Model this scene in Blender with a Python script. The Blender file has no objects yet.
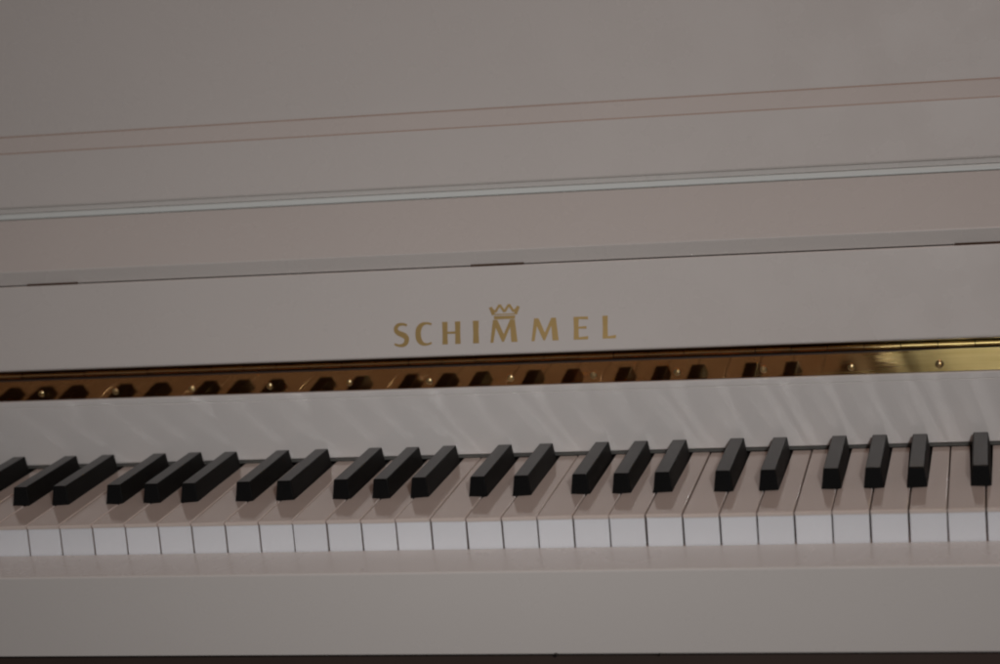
import bpy, bmesh, math, random
from mathutils import Vector, Matrix, noise
random.seed(7)
S = bpy.context.scene
C = S.collection
PITCH = .0235
K0, K1 = -11, 41                      # 52 white keys
XL, XR = K0*PITCH-.004, K1*PITCH+.004 # ends of the keyboard
FLOOR = -.735

# ------------------------------------------------------------------ materials
def mat(name, col, rough=.3, metal=0., spec=.5, coat=0., coat_r=.05, wave=0., wave_s=30., var=0., rvar=0., rnd=0.):
    m = bpy.data.materials.new(name); m.use_nodes = True
    nt = m.node_tree; b = nt.nodes['Principled BSDF']
    b.inputs['Base Color'].default_value = (*col, 1)
    b.inputs['Roughness'].default_value = rough
    b.inputs['Metallic'].default_value = metal
    b.inputs['Specular IOR Level'].default_value = spec
    b.inputs['Coat Weight'].default_value = coat
    b.inputs['Coat Roughness'].default_value = coat_r
    tc = nt.nodes.new('ShaderNodeTexCoord')
    if var:
        n = nt.nodes.new('ShaderNodeTexNoise'); n.inputs['Scale'].default_value = 9; n.inputs['Detail'].default_value = 6
        nt.links.new(tc.outputs['Object'], n.inputs['Vector'])
        mx = nt.nodes.new('ShaderNodeMix'); mx.data_type = 'RGBA'
        mx.inputs['A'].default_value = (*[c*(1-var) for c in col], 1)
        mx.inputs['B'].default_value = (*[min(1, c*(1+var)) for c in col], 1)
        nt.links.new(n.outputs['Fac'], mx.inputs['Factor'])
        nt.links.new(mx.outputs['Result'], b.inputs['Base Color'])
    if rnd:
        # each moulding has a slightly different tone
        oi = nt.nodes.new('ShaderNodeObjectInfo'); hs = nt.nodes.new('ShaderNodeHueSaturation')
        mr = nt.nodes.new('ShaderNodeMapRange'); mr.inputs['To Min'].default_value = 1-rnd; mr.inputs['To Max'].default_value = 1+rnd
        nt.links.new(oi.outputs['Random'], mr.inputs['Value']); nt.links.new(mr.outputs['Result'], hs.inputs['Value'])
        src = b.inputs['Base Color'].links
        if src: nt.links.new(src[0].from_socket, hs.inputs['Color'])
        else: hs.inputs['Color'].default_value = (*col, 1)
        nt.links.new(hs.outputs['Color'], b.inputs['Base Color'])
    if rvar:
        n = nt.nodes.new('ShaderNodeTexNoise'); n.inputs['Scale'].default_value = 22; n.inputs['Detail'].default_value = 8
        nt.links.new(tc.outputs['Object'], n.inputs['Vector'])
        r = nt.nodes.new('ShaderNodeMapRange')
        r.inputs['From Min'].default_value = .3; r.inputs['From Max'].default_value = .7
        r.inputs['To Min'].default_value = max(.02, rough-rvar); r.inputs['To Max'].default_value = rough+rvar
        nt.links.new(n.outputs['Fac'], r.inputs['Value']); nt.links.new(r.outputs['Result'], b.inputs['Roughness'])
    if wave:
        n = nt.nodes.new('ShaderNodeTexNoise'); n.inputs['Scale'].default_value = wave_s; n.inputs['Detail'].default_value = 2
        nt.links.new(tc.outputs['Object'], n.inputs['Vector'])
        bp = nt.nodes.new('ShaderNodeBump'); bp.inputs['Strength'].default_value = 1.; bp.inputs['Distance'].default_value = wave
        nt.links.new(n.outputs['Fac'], bp.inputs['Height'])
        nt.links.new(bp.outputs['Normal'], b.inputs['Normal'])
        if coat: nt.links.new(bp.outputs['Normal'], b.inputs['Coat Normal'])
    return m

PAINT = mat('white_lacquer', (.68, .635, .598), .28, coat=.3, coat_r=.08, wave=.00006, wave_s=60, var=.025, rvar=.08)
GLOSS = mat('glossy_white_lacquer', (.70, .67, .645), .10, coat=.4, coat_r=.03, wave=.00003, wave_s=40, var=.02)
KEYTOP = mat('key_plastic_warm_reflection', (.68, .575, .515), .085, spec=1.0, var=.02, rvar=.02, rnd=.025)  # key tops: their warm brown reflection is put into the base colour
def dish(m, sag):
    # moulded key tops are very slightly hollow across their width
    nt = m.node_tree; b = nt.nodes['Principled BSDF']; L = nt.links.new
    def mth(op, a, v=None):
        n = nt.nodes.new('ShaderNodeMath'); n.operation = op; L(a, n.inputs[0])
        if v is not None: n.inputs[1].default_value = v
        return n.outputs[0]
    tc = nt.nodes.new('ShaderNodeTexCoord'); sx = nt.nodes.new('ShaderNodeSeparateXYZ'); L(tc.outputs['Object'], sx.inputs[0])
    u = mth('MULTIPLY', mth('SUBTRACT', mth('FRACT', mth('ADD', mth('DIVIDE', sx.outputs['X'], PITCH), 20)), .5), 2)
    h = mth('MULTIPLY', mth('MULTIPLY', u, 1), 1); sq = nt.nodes.new('ShaderNodeMath'); sq.operation = 'MULTIPLY'
    L(h, sq.inputs[0]); L(h, sq.inputs[1])
    nz = nt.nodes.new('ShaderNodeTexNoise'); nz.inputs['Scale'].default_value = 22; nz.inputs['Detail'].default_value = 1
    L(tc.outputs['Object'], nz.inputs['Vector'])
    ad = nt.nodes.new('ShaderNodeMath'); ad.operation = 'MULTIPLY_ADD'; ad.inputs[1].default_value = .5
    L(nz.outputs['Fac'], ad.inputs[0]); L(sq.outputs[0], ad.inputs[2])
    bp = nt.nodes.new('ShaderNodeBump'); bp.inputs['Distance'].default_value = sag
    L(ad.outputs[0], bp.inputs['Height']); L(bp.outputs['Normal'], b.inputs['Normal'])
dish(KEYTOP, .00023)
KEYFRONT = mat('key_front_plastic', (.80, .80, .825), .22, var=.02, rnd=.03)
EBONY = mat('black_key_plastic', (.005, .0046, .0043), .17, spec=.30, rvar=.03, wave=.00002, wave_s=200)
EBSIDE = mat('black_key_matte_side', (.006, .0055, .005), .6, spec=.12)
WOODK = mat('raw_key_wood', (.55, .34, .21), .7, var=.3)
FELT = mat('dark_felt', (.11, .108, .10), .95, spec=.1, var=.3, wave=.0003, wave_s=900)
BROWNFELT = mat('brown_felt', (.09, .05, .032), .95, spec=.1, var=.3)
DARKWOOD = mat('dark_underside_wood', (.05, .03, .022), .6, var=.35)
GOLD = mat('gold_inlay', (.57, .385, .15), .38, metal=.4, var=.12, rvar=.1)
STEELB = mat('screw_brass', (.72, .56, .30), .30, metal=1, rvar=.06)
DARK = mat('chipped_spot', (.02, .014, .01), .8)

def brass():
    m = bpy.data.materials.new('polished_brass'); m.use_nodes = True
    nt = m.node_tree; b = nt.nodes['Principled BSDF']; L = nt.links.new
    b.inputs['Metallic'].default_value = 1
    tc = nt.nodes.new('ShaderNodeTexCoord')
    mp = nt.nodes.new('ShaderNodeMapping'); mp.inputs['Scale'].default_value = (6, 400, 500)
    L(tc.outputs['Object'], mp.inputs['Vector'])
    n = nt.nodes.new('ShaderNodeTexNoise'); n.inputs['Scale'].default_value = 1.5; n.inputs['Detail'].default_value = 5
    L(mp.outputs['Vector'], n.inputs['Vector'])
    n2 = nt.nodes.new('ShaderNodeTexNoise'); n2.inputs['Scale'].default_value = 26; n2.inputs['Detail'].default_value = 5
    L(tc.outputs['Object'], n2.inputs['Vector'])
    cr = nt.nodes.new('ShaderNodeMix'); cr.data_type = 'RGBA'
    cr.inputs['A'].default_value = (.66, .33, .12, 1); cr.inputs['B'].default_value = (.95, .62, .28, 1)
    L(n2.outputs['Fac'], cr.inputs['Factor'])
    # brushed wear and a painted-in bright yellow reflection towards the treble end
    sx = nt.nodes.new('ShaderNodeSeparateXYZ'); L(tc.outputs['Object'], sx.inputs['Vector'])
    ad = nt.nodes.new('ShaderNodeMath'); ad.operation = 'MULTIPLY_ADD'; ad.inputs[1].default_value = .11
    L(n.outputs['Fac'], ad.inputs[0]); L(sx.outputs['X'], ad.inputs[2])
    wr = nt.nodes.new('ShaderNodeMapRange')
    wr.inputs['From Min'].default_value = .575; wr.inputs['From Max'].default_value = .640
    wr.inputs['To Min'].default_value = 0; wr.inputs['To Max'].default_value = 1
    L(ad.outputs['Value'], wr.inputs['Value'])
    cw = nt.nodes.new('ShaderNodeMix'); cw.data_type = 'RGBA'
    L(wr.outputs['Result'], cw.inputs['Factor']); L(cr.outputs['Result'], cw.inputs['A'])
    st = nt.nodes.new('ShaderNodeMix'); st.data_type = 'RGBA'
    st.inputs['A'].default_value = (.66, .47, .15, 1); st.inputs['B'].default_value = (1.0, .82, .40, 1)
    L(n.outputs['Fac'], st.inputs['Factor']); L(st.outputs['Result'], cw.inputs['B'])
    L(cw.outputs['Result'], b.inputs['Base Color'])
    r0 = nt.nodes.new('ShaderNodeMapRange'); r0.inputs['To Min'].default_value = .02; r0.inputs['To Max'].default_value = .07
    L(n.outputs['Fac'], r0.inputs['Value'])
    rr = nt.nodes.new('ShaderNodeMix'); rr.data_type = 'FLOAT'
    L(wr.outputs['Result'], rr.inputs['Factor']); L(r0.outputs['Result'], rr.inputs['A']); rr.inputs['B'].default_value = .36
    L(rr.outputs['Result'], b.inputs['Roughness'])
    bp = nt.nodes.new('ShaderNodeBump'); bp.inputs['Distance'].default_value = .00002
    L(n2.outputs['Fac'], bp.inputs['Height']); L(bp.outputs['Normal'], b.inputs['Normal'])
    return m
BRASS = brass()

# ------------------------------------------------------------------ helpers
def link(name, me, m, parent=None):
    me.materials.append(m)
    me.polygons.foreach_set('use_smooth', [True]*len(me.polygons))
    me.set_sharp_from_angle(angle=math.radians(38))
    o = bpy.data.objects.new(name, me); C.objects.link(o)
    if name not in ('hinge', 'screw', 'paint_chip', 'barrel'):      # keep the large faces flat beside their small radii
        w = o.modifiers.new('flat faces', 'WEIGHTED_NORMAL'); w.weight = 100; w.keep_sharp = True
    if parent: attach(o, parent)
    return o
def attach(o, parent):
    bpy.context.view_layer.update()
    o.parent = parent; o.matrix_parent_inverse = parent.matrix_world.inverted()
def obj(name, bm, m, parent=None):
    bmesh.ops.recalc_face_normals(bm, faces=bm.faces)
    me = bpy.data.meshes.new(name); bm.to_mesh(me); bm.free()
    return link(name, me, m, parent)
def fillet(pts, rad, seg=4):
    """round the corners of a closed (Y,Z) outline; rad: one value or one per point"""
    n = len(pts); out = []
    if not hasattr(rad, '__len__'): rad = [rad]*n
    for i in range(n):
        p = Vector(pts[i]); a = (Vector(pts[i-1])-p); b = (Vector(pts[(i+1) % n])-p)
        r = rad[i]
        if r <= 0: out.append(p); continue
        la, lb = a.length, b.length; a.normalize(); b.normalize()
        ang = a.angle(b); t = min(r/math.tan(ang/2), la*.49, lb*.49); r2 = t*math.tan(ang/2)
        c = p+(a+b).normalized()*(r2/math.sin(ang/2))
        s, e = p+a*t-c, p+b*t-c
        a0, a1 = math.atan2(s.y, s.x), math.atan2(e.y, e.x)
        d = (a1-a0+math.pi) % (2*math.pi)-math.pi
        for k in range(seg+1):
            w = a0+d*k/seg; out.append(c+Vector((math.cos(w), math.sin(w)))*r2)
    return out
def extrude(bm, prof, x0, x1, nx=1):
    rings = []
    for i in range(nx+1):
        x = x0+(x1-x0)*i/nx
        rings.append([bm.verts.new((x, p[0], p[1])) for p in prof])
    n = len(prof)
    for a, b in zip(rings, rings[1:]):
        for j in range(n): bm.faces.new((a[j], a[(j+1) % n], b[(j+1) % n], b[j]))
    bm.faces.new(rings[0][::-1]); bm.faces.new(rings[-1])
def profile(name, pts, rad, x0, x1, m, parent, seg=4):
    bm = bmesh.new(); extrude(bm, fillet(pts, rad, seg), x0, x1)
    return obj(name, bm, m, parent)
def prism(bm, pts, frame, h0, h1):
    lo = [bm.verts.new(frame(u, v, h0)) for u, v in pts]; hi = [bm.verts.new(frame(u, v, h1)) for u, v in pts]
    n = len(pts)
    bm.faces.new(hi); bm.faces.new(lo[::-1])
    for i in range(n): bm.faces.new((lo[i], lo[(i+1) % n], hi[(i+1) % n], hi[i]))
def ribbon(bm, pts, ws, frame, h0, h1):
    L, R = [], []
    for i, p in enumerate(pts):
        a = Vector(pts[max(0, i-1)]); b = Vector(pts[min(len(pts)-1, i+1)])
        t = (b-a).normalized(); nn = Vector((-t.y, t.x)); p = Vector(p)
        L.append(p+nn*ws[i]/2); R.append(p-nn*ws[i]/2)
    rows = [[bm.verts.new(frame(q.x, q.y, h)) for q, h in ((l, h0), (l, h1), (r, h1), (r, h0))] for l, r in zip(L, R)]
    for a, b in zip(rows, rows[1:]):
        for j in range(4): bm.faces.new((a[j], a[(j+1) % 4], b[(j+1) % 4], b[j]))
    bm.faces.new(rows[0][::-1]); bm.faces.new(rows[-1])

# ------------------------------------------------------------------ setting: the floor under the piano
bm = bmesh.new()
bmesh.ops.create_grid(bm, x_segments=1, y_segments=1, size=4, matrix=Matrix.Translation((.35, -.5, FLOOR)))
fl = obj('floor', bm, mat('brown_floorboards', (.09, .065, .05), .45, var=.35), None); fl['kind'] = 'structure'

# ------------------------------------------------------------------ the piano
piano = bpy.data.objects.new('upright_piano', None); C.objects.link(piano)
piano.location = (.3525, .2, FLOOR); piano.empty_display_size = .1
piano['label'] = 'white lacquered upright piano with open lid, brass hinge and gold lettering'
piano['category'] = 'piano'
bpy.context.view_layer.update()

X0, X1 = XL-.055, XR+.055
# key slip, in front of the keys
slip = profile('key_slip', [(-.036, -.0808), (-.036, -.0254), (-.0007, -.0212), (-.0007, -.0808)], [.0012, .0016, .0004, 0], X0, X1, PAINT, piano)
for x in (.3658, .4321):
    bm = bmesh.new(); bmesh.ops.create_uvsphere(bm, u_segments=12, v_segments=8, radius=.0012 if x < .4 else .0008)
    bmesh.ops.transform(bm, matrix=Matrix.Translation((x, -.0358, -.0806)) @ Matrix.Diagonal((1.2, .5, .9, 1)), verts=bm.verts)
    obj('paint_chip', bm, DARK, slip)
profile('key_bed', [(-.030, -.125), (-.030, -.0811), (.30, -.0811), (.30, -.125)], .002, X0, X1, DARKWOOD, piano)
profile('lower_panel', [(.16, FLOOR+.09), (.16, -.1255), (.185, -.1255), (.185, FLOOR+.09)], .002, X0, X1, PAINT, piano)
profile('plinth', [(.15, FLOOR+.002), (.15, FLOOR+.0895), (.30, FLOOR+.0895), (.30, FLOOR+.002)], .003, X0, X1, PAINT, piano)
# raw wood of the key levers behind the fronts (a shelf the keys lie on)
profile('key_frame', [(.003, -.080), (.003, -.0228), (.150, -.0228), (.150, -.080)], .001, XL, XR, WOODK, piano)

# ---- keys
GAP = .0008
BLACK = {6: -.0030, 0: .0030, 2: -.0036, 3: .0003, 4: .0038}   # k mod 7 -> offset of the black key from the gap k
BW = .0136; YB = .0502; YE = .1490; BE = .1425
def black_edges(k):
    """X range taken by the black key on gap k, or None"""
    o = BLACK.get(k % 7)
    if o is None or k <= K0+0 or k >= K1: return None
    c = k*PITCH+o
    return c-BW/2, c+BW/2
def make_white(k):
    xl, xr = k*PITCH+GAP/2, (k+1)*PITCH-GAP/2
    tl, tr = xl, xr
    e = black_edges(k)
    if e: tl = e[1]+.0004
    e = black_edges(k+1)
    if e: tr = e[0]-.0004
    yn = YB-.0008
    out = [(xl, -.0007), (xr, -.0007)]
    if tr < xr: out += [(xr, yn), (tr, yn)]
    out += [(tr, YE+.0035), (tl, YE+.0035)]
    if tl > xl: out += [(tl, yn), (xl, yn)]
    bm = bmesh.new()
    lo = [bm.verts.new((x, y, -.0026)) for x, y in out]; hi = [bm.verts.new((x, y, 0)) for x, y in out]
    top = bm.faces.new(hi); bm.faces.new(lo[::-1])
    n = len(out)
    for i in range(n): bm.faces.new((lo[i], lo[(i+1) % n], hi[(i+1) % n], hi[i]))
    bmesh.ops.bevel(bm, geom=list(top.edges), offset=.0007, segments=3, profile=.5, affect='EDGES')
    # the wooden lever under the plate
    prism(bm, [(xl+.0006, .0016), (xr-.0006, .0016), (xr-.0006, YB), (xl+.0006, YB)], lambda u, v, h: (u, v, h), -.0235, -.0025)
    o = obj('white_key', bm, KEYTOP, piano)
    bm = bmesh.new()
    prism(bm, [(xl+.0002, 0), (xr-.0002, 0), (xr-.0002, .0014), (xl+.0002, .0014)], lambda u, v, h: (u, v, h), -.0235, -.0027)
    bmesh.ops.bevel(bm, geom=bm.edges[:], offset=.0003, segments=2, affect='EDGES')
    f = obj('key_front', bm, KEYFRONT, o)
    dz = random.gauss(0, .00014); ry = random.gauss(0, .0035); rz = random.gauss(0, .0007)
    c = Vector(((xl+xr)/2, .2, 0))
    o.matrix_world = Matrix.Translation(c+Vector((0, 0, dz))) @ Matrix.Rotation(ry, 4, 'Y') @ Matrix.Rotation(rz, 4, 'Z') @ Matrix.Translation(-c)
    return o
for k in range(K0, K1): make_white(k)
def make_black(k):
    e = black_edges(k)
    if not e: return
    c = (e[0]+e[1])/2
    secs = [(YB-.0002, -.0030, .0136), (YB, .0005, .0134), (YB+.0052, .0119, .0096), (YE, .0121, .0096), (YE, -.0030, .0136)]
    bm = bmesh.new()
    def row(y, z, w): return [bm.verts.new((c-w/2, y, z)), bm.verts.new((c+w/2, y, z))]
    fb = row(YB, -.0030, BW); ft = row(YB+.0020, .0131, .0097)
    bt = row(BE, .0121, .0097); bb = row(BE+.001, -.0030, BW)
    bm.faces.new((fb[0], fb[1], ft[1], ft[0])); bm.faces.new((ft[0], ft[1], bt[1], bt[0]))
    bm.faces.new((bt[0], bt[1], bb[1], bb[0])); bm.faces.new((bb[0], bb[1], fb[1], fb[0]))
    bm.faces.new((fb[0], ft[0], bt[0], bb[0])); bm.faces.new((fb[1], bb[1], bt[1], ft[1]))
    bmesh.ops.recalc_face_normals(bm, faces=bm.faces)
    bmesh.ops.bevel(bm, geom=[ed for ed in bm.edges if max(v.co.z for v in ed.verts) > 0], offset=.0007, segments=4, profile=.5, affect='EDGES')
    prism(bm, [(c-BW/2+.0003, BE+.0012), (c+BW/2-.0003, BE+.0012), (c+BW/2-.0003, YE), (c-BW/2+.0003, YE)], lambda u, v, h: (u, v, h), -.004, -.0008)
    o = obj('black_key', bm, EBONY, piano)
    o.data.materials.append(EBSIDE)                # the flanks are left duller than the polished top
    for p in o.data.polygons:
        if abs(p.normal.x) > .25: p.material_index = 1
    m = Vector((c, .2, 0))
    o.matrix_world = Matrix.Translation(m+Vector((random.gauss(0, .00015), 0, random.gauss(0, .00012)))) @ Matrix.Rotation(random.gauss(0, .0015), 4, 'Z') @ Matrix.Translation(-m)
for k in range(K0+1, K1): make_black(k)

# felt strip behind the keys and the rail above it
profile('felt_strip', [(.1524, .0001), (.1524, .0023), (.160, .0023), (.160, .0001)], .0004, XL, XR, FELT, piano)
# rail: little bead on top, divided by a fine groove
rail = [(.1522, .0026), (.1532, .0463), (.1537, .0467), (.1533, .0471), (.1534, .0516), (.1800, .0516), (.1800, .0026)]
profile('hinge_rail', rail, [.0010, .0002, 0, .0002, .0012, 0, 0], XL-.002, XR+.002, GLOSS, piano)
profile('rail_core', [(.1592, .0518), (.1592, .0668), (.1790, .0668), (.1790, .0518)], .0005, XL-.001, XR+.001, DARKWOOD, piano)

# ---- brass hinge: leaf, barrel, second leaf
bm = bmesh.new()
nx, nz = 160, 6
def leaf_y(x, t):
    # slightly forward-leaning leaf, relaxed towards the treble end, with small buckles
    el = -.160+.045*t
    f = max(0, min(1, (x-.555)/.07)); f = f*f*(3-2*f)
    el = el*(1-f)+(.16)*f
    return el
rows = []
for i in range(nx+1):
    x = XL+(XR-XL)*i/nx; col = []
    y = .1546+.00012*noise.noise(Vector((x*11, 3, 1)))
    h = .0150
    for j in range(nz+1):
        t = j/nz; z = .0520+h*t
        if j: y += leaf_y(x, t)*h/nz
        col.append(bm.verts.new((x, y+.00003*noise.noise(Vector((x*38, t*2, 7))), z)))
    rows.append(col)
for a, b in zip(rows, rows[1:]):
    for j in range(nz): bm.faces.new((a[j], b[j], b[j+1], a[j+1]))
r = bmesh.ops.solidify(bm, geom=bm.faces[:], thickness=.0010)
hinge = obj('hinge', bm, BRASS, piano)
bm = bmesh.new()
x = XL; seg = .0248; kn = 0
while x < XR-.001:
    x2 = min(x+seg-.0005, XR)
    kn = 1-kn; dy = random.gauss(0, .00012)+(.00022 if kn else -.00022); rr = .0019*(1+random.gauss(0, .04))
    prof = [(.1594+rr*math.cos(a), .0696+rr*math.sin(a)) for a in [2*math.pi*q/20 for q in range(20)]]
    extrude(bm, [(p[0]+dy, p[1]+random.gauss(0, 0)) for p in prof], x, x2)
    x += seg
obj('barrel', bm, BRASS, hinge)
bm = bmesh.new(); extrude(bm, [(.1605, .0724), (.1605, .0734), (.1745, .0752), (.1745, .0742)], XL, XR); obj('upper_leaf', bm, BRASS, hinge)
n = 0; xs = -.0492
while xs > XL+.07: xs -= .05955
while xs < XR-.01:
    bm = bmesh.new()
    for i in range(5):
        pass
    bmesh.ops.create_uvsphere(bm, u_segments=20, v_segments=10, radius=.0023)
    bmesh.ops.delete(bm, geom=[v for v in bm.verts if v.co.z < -.00001], context='VERTS')
    for v in bm.verts:
        v.co.z *= .55
    ang = random.uniform(0, 3.1)
    # slot: sink the vertices near a diameter
    d = Vector((math.cos(ang), math.sin(ang), 0))
    bmesh.ops.subdivide_edges(bm, edges=bm.edges[:], cuts=1, use_grid_fill=True)
    for v in bm.verts:
        if abs(v.co.x*d.y-v.co.y*d.x) < .00032: v.co.z = min(v.co.z, .0002)
    ring = bmesh.ops.create_cone(bm, cap_ends=False, segments=24, radius1=.0029, radius2=.0023, depth=.0005)
    bmesh.ops.transform(bm, matrix=Matrix.Translation((xs+random.gauss(0, .0004), .1545-(.0006), .0575+random.gauss(0, .0004))) @ Matrix.Rotation(math.radians(90), 4, 'X'), verts=bm.verts)
    obj('screw', bm, STEELB, hinge)
    xs += .05955

# ---- the open lid (fallboard) leaning back above the hinge
A = Vector((0, .152, .0747)); UP = Vector((0, .13802, .99043)); NR = Vector((0, -UP.z, UP.y))
def onlid(u, v, h): return Vector((u, A.y, A.z))+UP*v+NR*h
def lp(v, h): q = onlid(0, v, h); return (q.y, q.z)
VT = .0631
lid = profile('fallboard', [lp(0, 0), lp(VT, 0), lp(VT, -.0200), lp(0, -.0200)], [.0020, .0012, .0012, .0012], XL-.002, XR+.002, PAINT, piano, seg=6)

B0, CAP = .00875, .0160
H0, H1 = -.0002, .00014
lt = bmesh.new(); cnt = [0]
def fr(x0, w):
    return lambda u, v, h: onlid(x0+u*w+.0003+.0006*v, B0+v*CAP, h+(0 if h < 0 else .000012*(cnt[0] % 13)))
def poly(x0, w, pts): cnt[0] += 1; prism(lt, pts, fr(x0, w), H0, H1)
def bez(p, n=10):
    out = []
    for i in range(0, len(p)-1, 3):
        a, b, c, d = (Vector(q) for q in p[i:i+4])
        for k in range(n+1):
            if i and not k: continue
            t = k/n; out.append(a*(1-t)**3+b*3*t*(1-t)**2+c*3*t*t*(1-t)+d*t**3)
    return out
def stroke(x0, w, ctrl, wf):
    # control points as (fraction of the width, cap heights); widths in cap heights
    cnt[0] += 1
    pts = [Vector((q.x*w/CAP, q.y)) for q in bez(ctrl)]
    n = len(pts); ws = [wf(i/(n-1)) for i in range(n)]
    ribbon(lt, pts, ws, lambda u, v, h: fr(x0, CAP)(u, v, h), H0, H1)
def lerp(xs, ys):
    def f(t):
        for a, b, c, d in zip(xs, xs[1:], ys, ys[1:]):
            if t <= b: return c+(d-c)*(t-a)/(b-a)
        return ys[-1]
    return f
# S
stroke(.2248, .0108, [(.90, .90), (.72, 1.0), (.14, 1.02), (.14, .75), (.14, .50), (.90, .55), (.88, .27), (.86, -.05), (.28, -.02), (.04, .10)],
       lerp([0, .12, .35, .55, .75, .9, 1], [.10, .12, .20, .25, .20, .11, .09]))
# C
stroke(.2410, .0118, [(.98, .91), (.72, 1.02), (.14, 1.02), (.14, .50), (.14, -.04), (.72, -.02), (.98, .10)],
       lerp([0, .15, .4, .6, .85, 1], [.10, .10, .25, .25, .10, .10]))
# H
w = .0133
for a in (0, .70): poly(.2604, w, [(a, 0), (a+.30, 0), (a+.285, .5), (a+.30, 1), (a, 1), (a+.015, .5)])
poly(.2604, w, [(.28, .46), (.72, .46), (.72, .56), (.28, .56)])
# I
poly(.2827, .0044, [(0, 0), (1, 0), (.94, .5), (1, 1), (0, 1), (.06, .5)])
# M M
MP = [(0, 0), (.115, 0), (.205, .66), (.435, .02), (.50, .02), (.735, .66), (.77, 0), (1, 0), (.905, 1), (.735, 1), (.495, .36), (.27, 1), (.105, 1)]
poly(.2953, .0197, MP); poly(.3250, .0195, MP)
# E
w = .0104
poly(.3552, w, [(0, 0), (.36, 0), (.34, .5), (.36, 1), (0, 1), (.02, .5)])
poly(.3552, w, [(.34, 0), (.98, 0), (1, .14), (.34, .10)])
poly(.3552, w, [(.33, .48), (.88, .46), (.88, .58), (.33, .56)])
poly(.3552, w, [(.34, .90), (1, .87), (.98, 1), (.34, 1)])
# L
w = .0096
poly(.3757, w, [(0, 0), (.40, 0), (.38, .5), (.40, 1), (0, 1), (.02, .5)])
poly(.3757, w, [(.38, 0), (.98, 0), (1, .15), (.38, .10)])
let = obj('lettering', lt, GOLD, lid)
let['label'] = 'gold inlaid capitals spelling the maker\'s name'
# crown over the first M
lt = bmesh.new()
def cp(u, v): return (u, v)
Q = CAP
def cst(pts, wd):
    cnt[0] += 1
    ribbon(lt, [Vector((a, b)) for a, b in pts], [wd]*len(pts), lambda u, v, h: fr(.2953, CAP)(u, v, h), H0, H1)
poly(.2953, CAP, [(.19, 1.02), (1.12, 1.02), (1.14, 1.17), (.17, 1.17)])
cst([(.165, 1.22), (.025, 1.57)], .15); cst([(1.145, 1.22), (1.285, 1.57)], .15)
cst([(.19, 1.235), (1.12, 1.235)], .05)
zz = [(.00, 1.54), (.24, 1.34), (.44, 1.66), (.655, 1.34), (.86, 1.66), (1.07, 1.34), (1.30, 1.54)]
for a, b in zip(zz, zz[1:]): cst([a, b], .11)
cr = obj('crown_emblem', lt, GOLD, lid); cr['label'] = 'small gold crown above the middle letter'
# brown felt bumpers along the lid's top edge
for a, b in ((-.3506+.0, -.312), (-.0530, -.0132), (.2842, .3222), (.6192, .6575), (.915, .954)):
    if a < XL: a, b = XL+.004, XL+.040
    if b > XR: a, b = XR-.040, XR-.004
    bm = bmesh.new(); extrude(bm, fillet([(.1608, .1370), (.1608, .1384), (.1670, .1386), (.1670, .1370)], .0003), a, b)
    obj('felt_bumper', bm, BROWNFELT, lid)

# ---- ledge above the lid, bead, upper panel with a chamfered step
ledge = [(.1622, .1376), (.1590, .1484), (.1986, .1814), (.2190, .1815), (.2190, .1375)]
profile('ledge', ledge, [.0008, .0012, .0030, 0, 0], X0, X1, PAINT, piano)
BEAD = mat('cool_white_strip', (.76, .80, .775), .26, coat=.5)
profile('bead_moulding', [(.1990, .1817), (.2012, .1858), (.2180, .1860), (.2180, .1817)], [.0010, .0010, 0, 0], X0, X1, BEAD, piano)
profile('shadow_gap_strip', [(.2040, .1861), (.2040, .1897), (.2180, .1897), (.2180, .1861)], 0, X0, X1, PAINT, piano)
panel = [(.2010, .1898), (.2036, .2307), (.2046, .2312), (.2040, .2318), (.2142, .2422), (.2153, .2425), (.2147, .2433), (.2230, .4700), (.2900, .4700), (.2900, .1898)]
profile('upper_panel', panel, [.0020, .0002, 0, .0002, .0002, 0, .0002, .004, 0, 0], X0, X1, PAINT, piano, seg=6)
PEACH = mat('peach_strip', (.50, .36, .29), .5, var=.06)  # peach strips that fill the two fine grooves of the panel
for pts in ([(.20375, .23085), (.2050, .2313), (.20405, .23165)], [(.21435, .24235), (.2156, .2426), (.21472, .24315)]):
    profile('groove_line', pts, 0, X0+.0005, X1-.0005, PEACH, piano)
profile('top_lid', [(.245, .4702), (.245, .490), (.52, .490), (.52, .4702)], .004, X0-.03, X1+.03, PAINT, piano)

# ---- ends of the case
for a, b in ((X0-.030, X0-.0005), (X1+.0005, X1+.030)):
    profile('side_panel', [(-.050, -.125), (-.050, -.010), (.10, .06), (.24, .20), (.26, .4698), (.52, .4698), (.52, FLOOR+.001), (.16, FLOOR+.001), (.16, -.125)], .012, a, b, PAINT, piano)
for a, b in ((X0, XL-.0025), (XR+.0025, X1)):
    profile('key_block', [(-.0020, -.0215), (-.0020, .020), (.02, .030), (.1655, .030), (.1655, -.0215)], .003, a, b, PAINT, piano)
profile('back_board', [(.500, FLOOR+.1), (.500, .4690), (.515, .4690), (.515, FLOOR+.1)], 0, X0, X1, DARKWOOD, piano)

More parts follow.
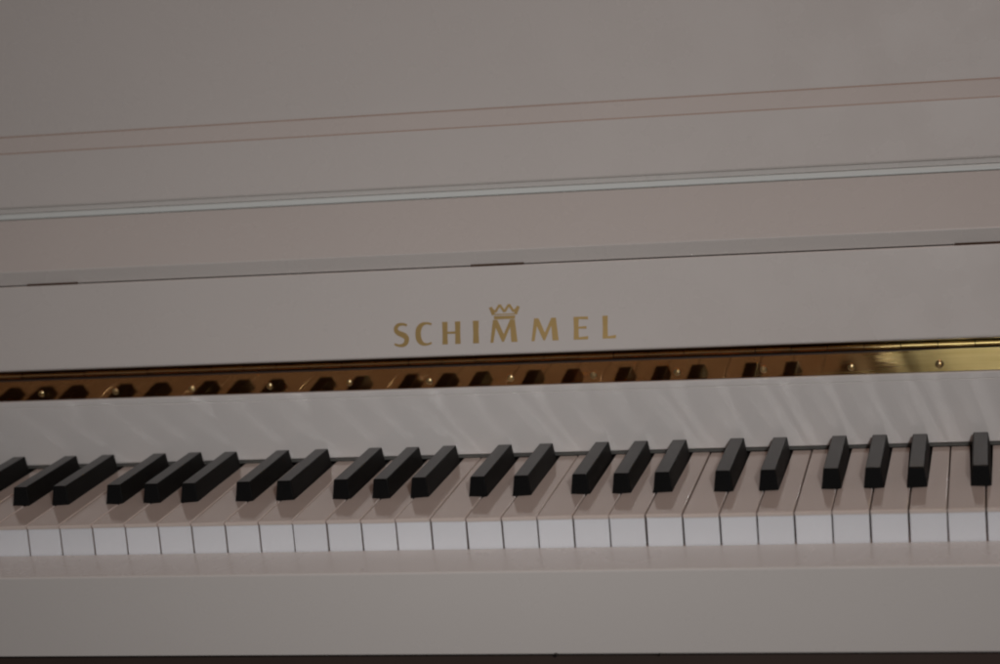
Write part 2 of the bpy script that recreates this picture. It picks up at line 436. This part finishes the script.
# ------------------------------------------------------------------ light
W = bpy.data.worlds.new('World'); S.world = W; W.use_nodes = True
wn = W.node_tree; bg = wn.nodes['Background']; bg.inputs['Strength'].default_value = .098
wt = wn.nodes.new('ShaderNodeTexCoord'); ws_ = wn.nodes.new('ShaderNodeSeparateXYZ'); wr_ = wn.nodes.new('ShaderNodeValToRGB')
wm = wn.nodes.new('ShaderNodeMapRange'); wm.inputs['From Min'].default_value = -1; wm.inputs['From Max'].default_value = 1
wn.links.new(wt.outputs['Generated'], ws_.inputs['Vector']); wn.links.new(ws_.outputs['Z'], wm.inputs['Value'])
wn.links.new(wm.outputs['Result'], wr_.inputs['Fac']); wn.links.new(wr_.outputs['Color'], bg.inputs['Color'])
el_ = wr_.color_ramp.elements                     # the room round the piano: floor, walls, warm ceiling
el_[0].position = .25; el_[0].color = (.36, .35, .34, 1)
el_[1].position = .55; el_[1].color = (.92, .94, 1.0, 1)
e3 = el_.new(.9); e3.color = (.62, .42, .34, 1)
def area(name, loc, tgt, sx, sy, power, col, spread=180):
    l = bpy.data.lights.new(name, 'AREA'); l.shape = 'RECTANGLE'; l.size = sx; l.size_y = sy; l.energy = power; l.color = col; l.spread = math.radians(spread)
    o = bpy.data.objects.new(name, l); C.objects.link(o); o.location = loc
    o.rotation_euler = (Vector(tgt)-Vector(loc)).to_track_quat('-Z', 'Y').to_euler()
    return o
area('window_light', (.90, -1.50, .70), (.25, .1, .0), .10, .10, 1.50, (.985, .98, .98), 68)
area('ceiling_light', (.70, -.45, 1.45), (.38, .1, .08), .3, .3, 1.2, (1.0, .60, .48))

# ------------------------------------------------------------------ camera
cam = bpy.data.cameras.new('camera'); co = bpy.data.objects.new('camera', cam); C.objects.link(co)
co.location = (.6481712891, -1.3548682750, .3886459613)
co.rotation_euler = (1.380019516, .0791470744, .2096410918)
cam.sensor_width = 36; cam.lens = 2236.169/1000*36
cam.clip_start = .05; cam.clip_end = 50
cam.dof.use_dof = True; cam.dof.focus_distance = 1.52; cam.dof.aperture_fstop = 5.6
S.camera = co
S.cycles.blur_glossy = .2; S.cycles.sample_clamp_indirect = 45; S.cycles.filter_width = 2.2; S.cycles.use_guiding = True; S.cycles.guiding_training_samples = 64
S.view_settings.view_transform = 'Standard'; S.view_settings.look = 'None'
S.view_settings.exposure = 0; S.view_settings.gamma = 1
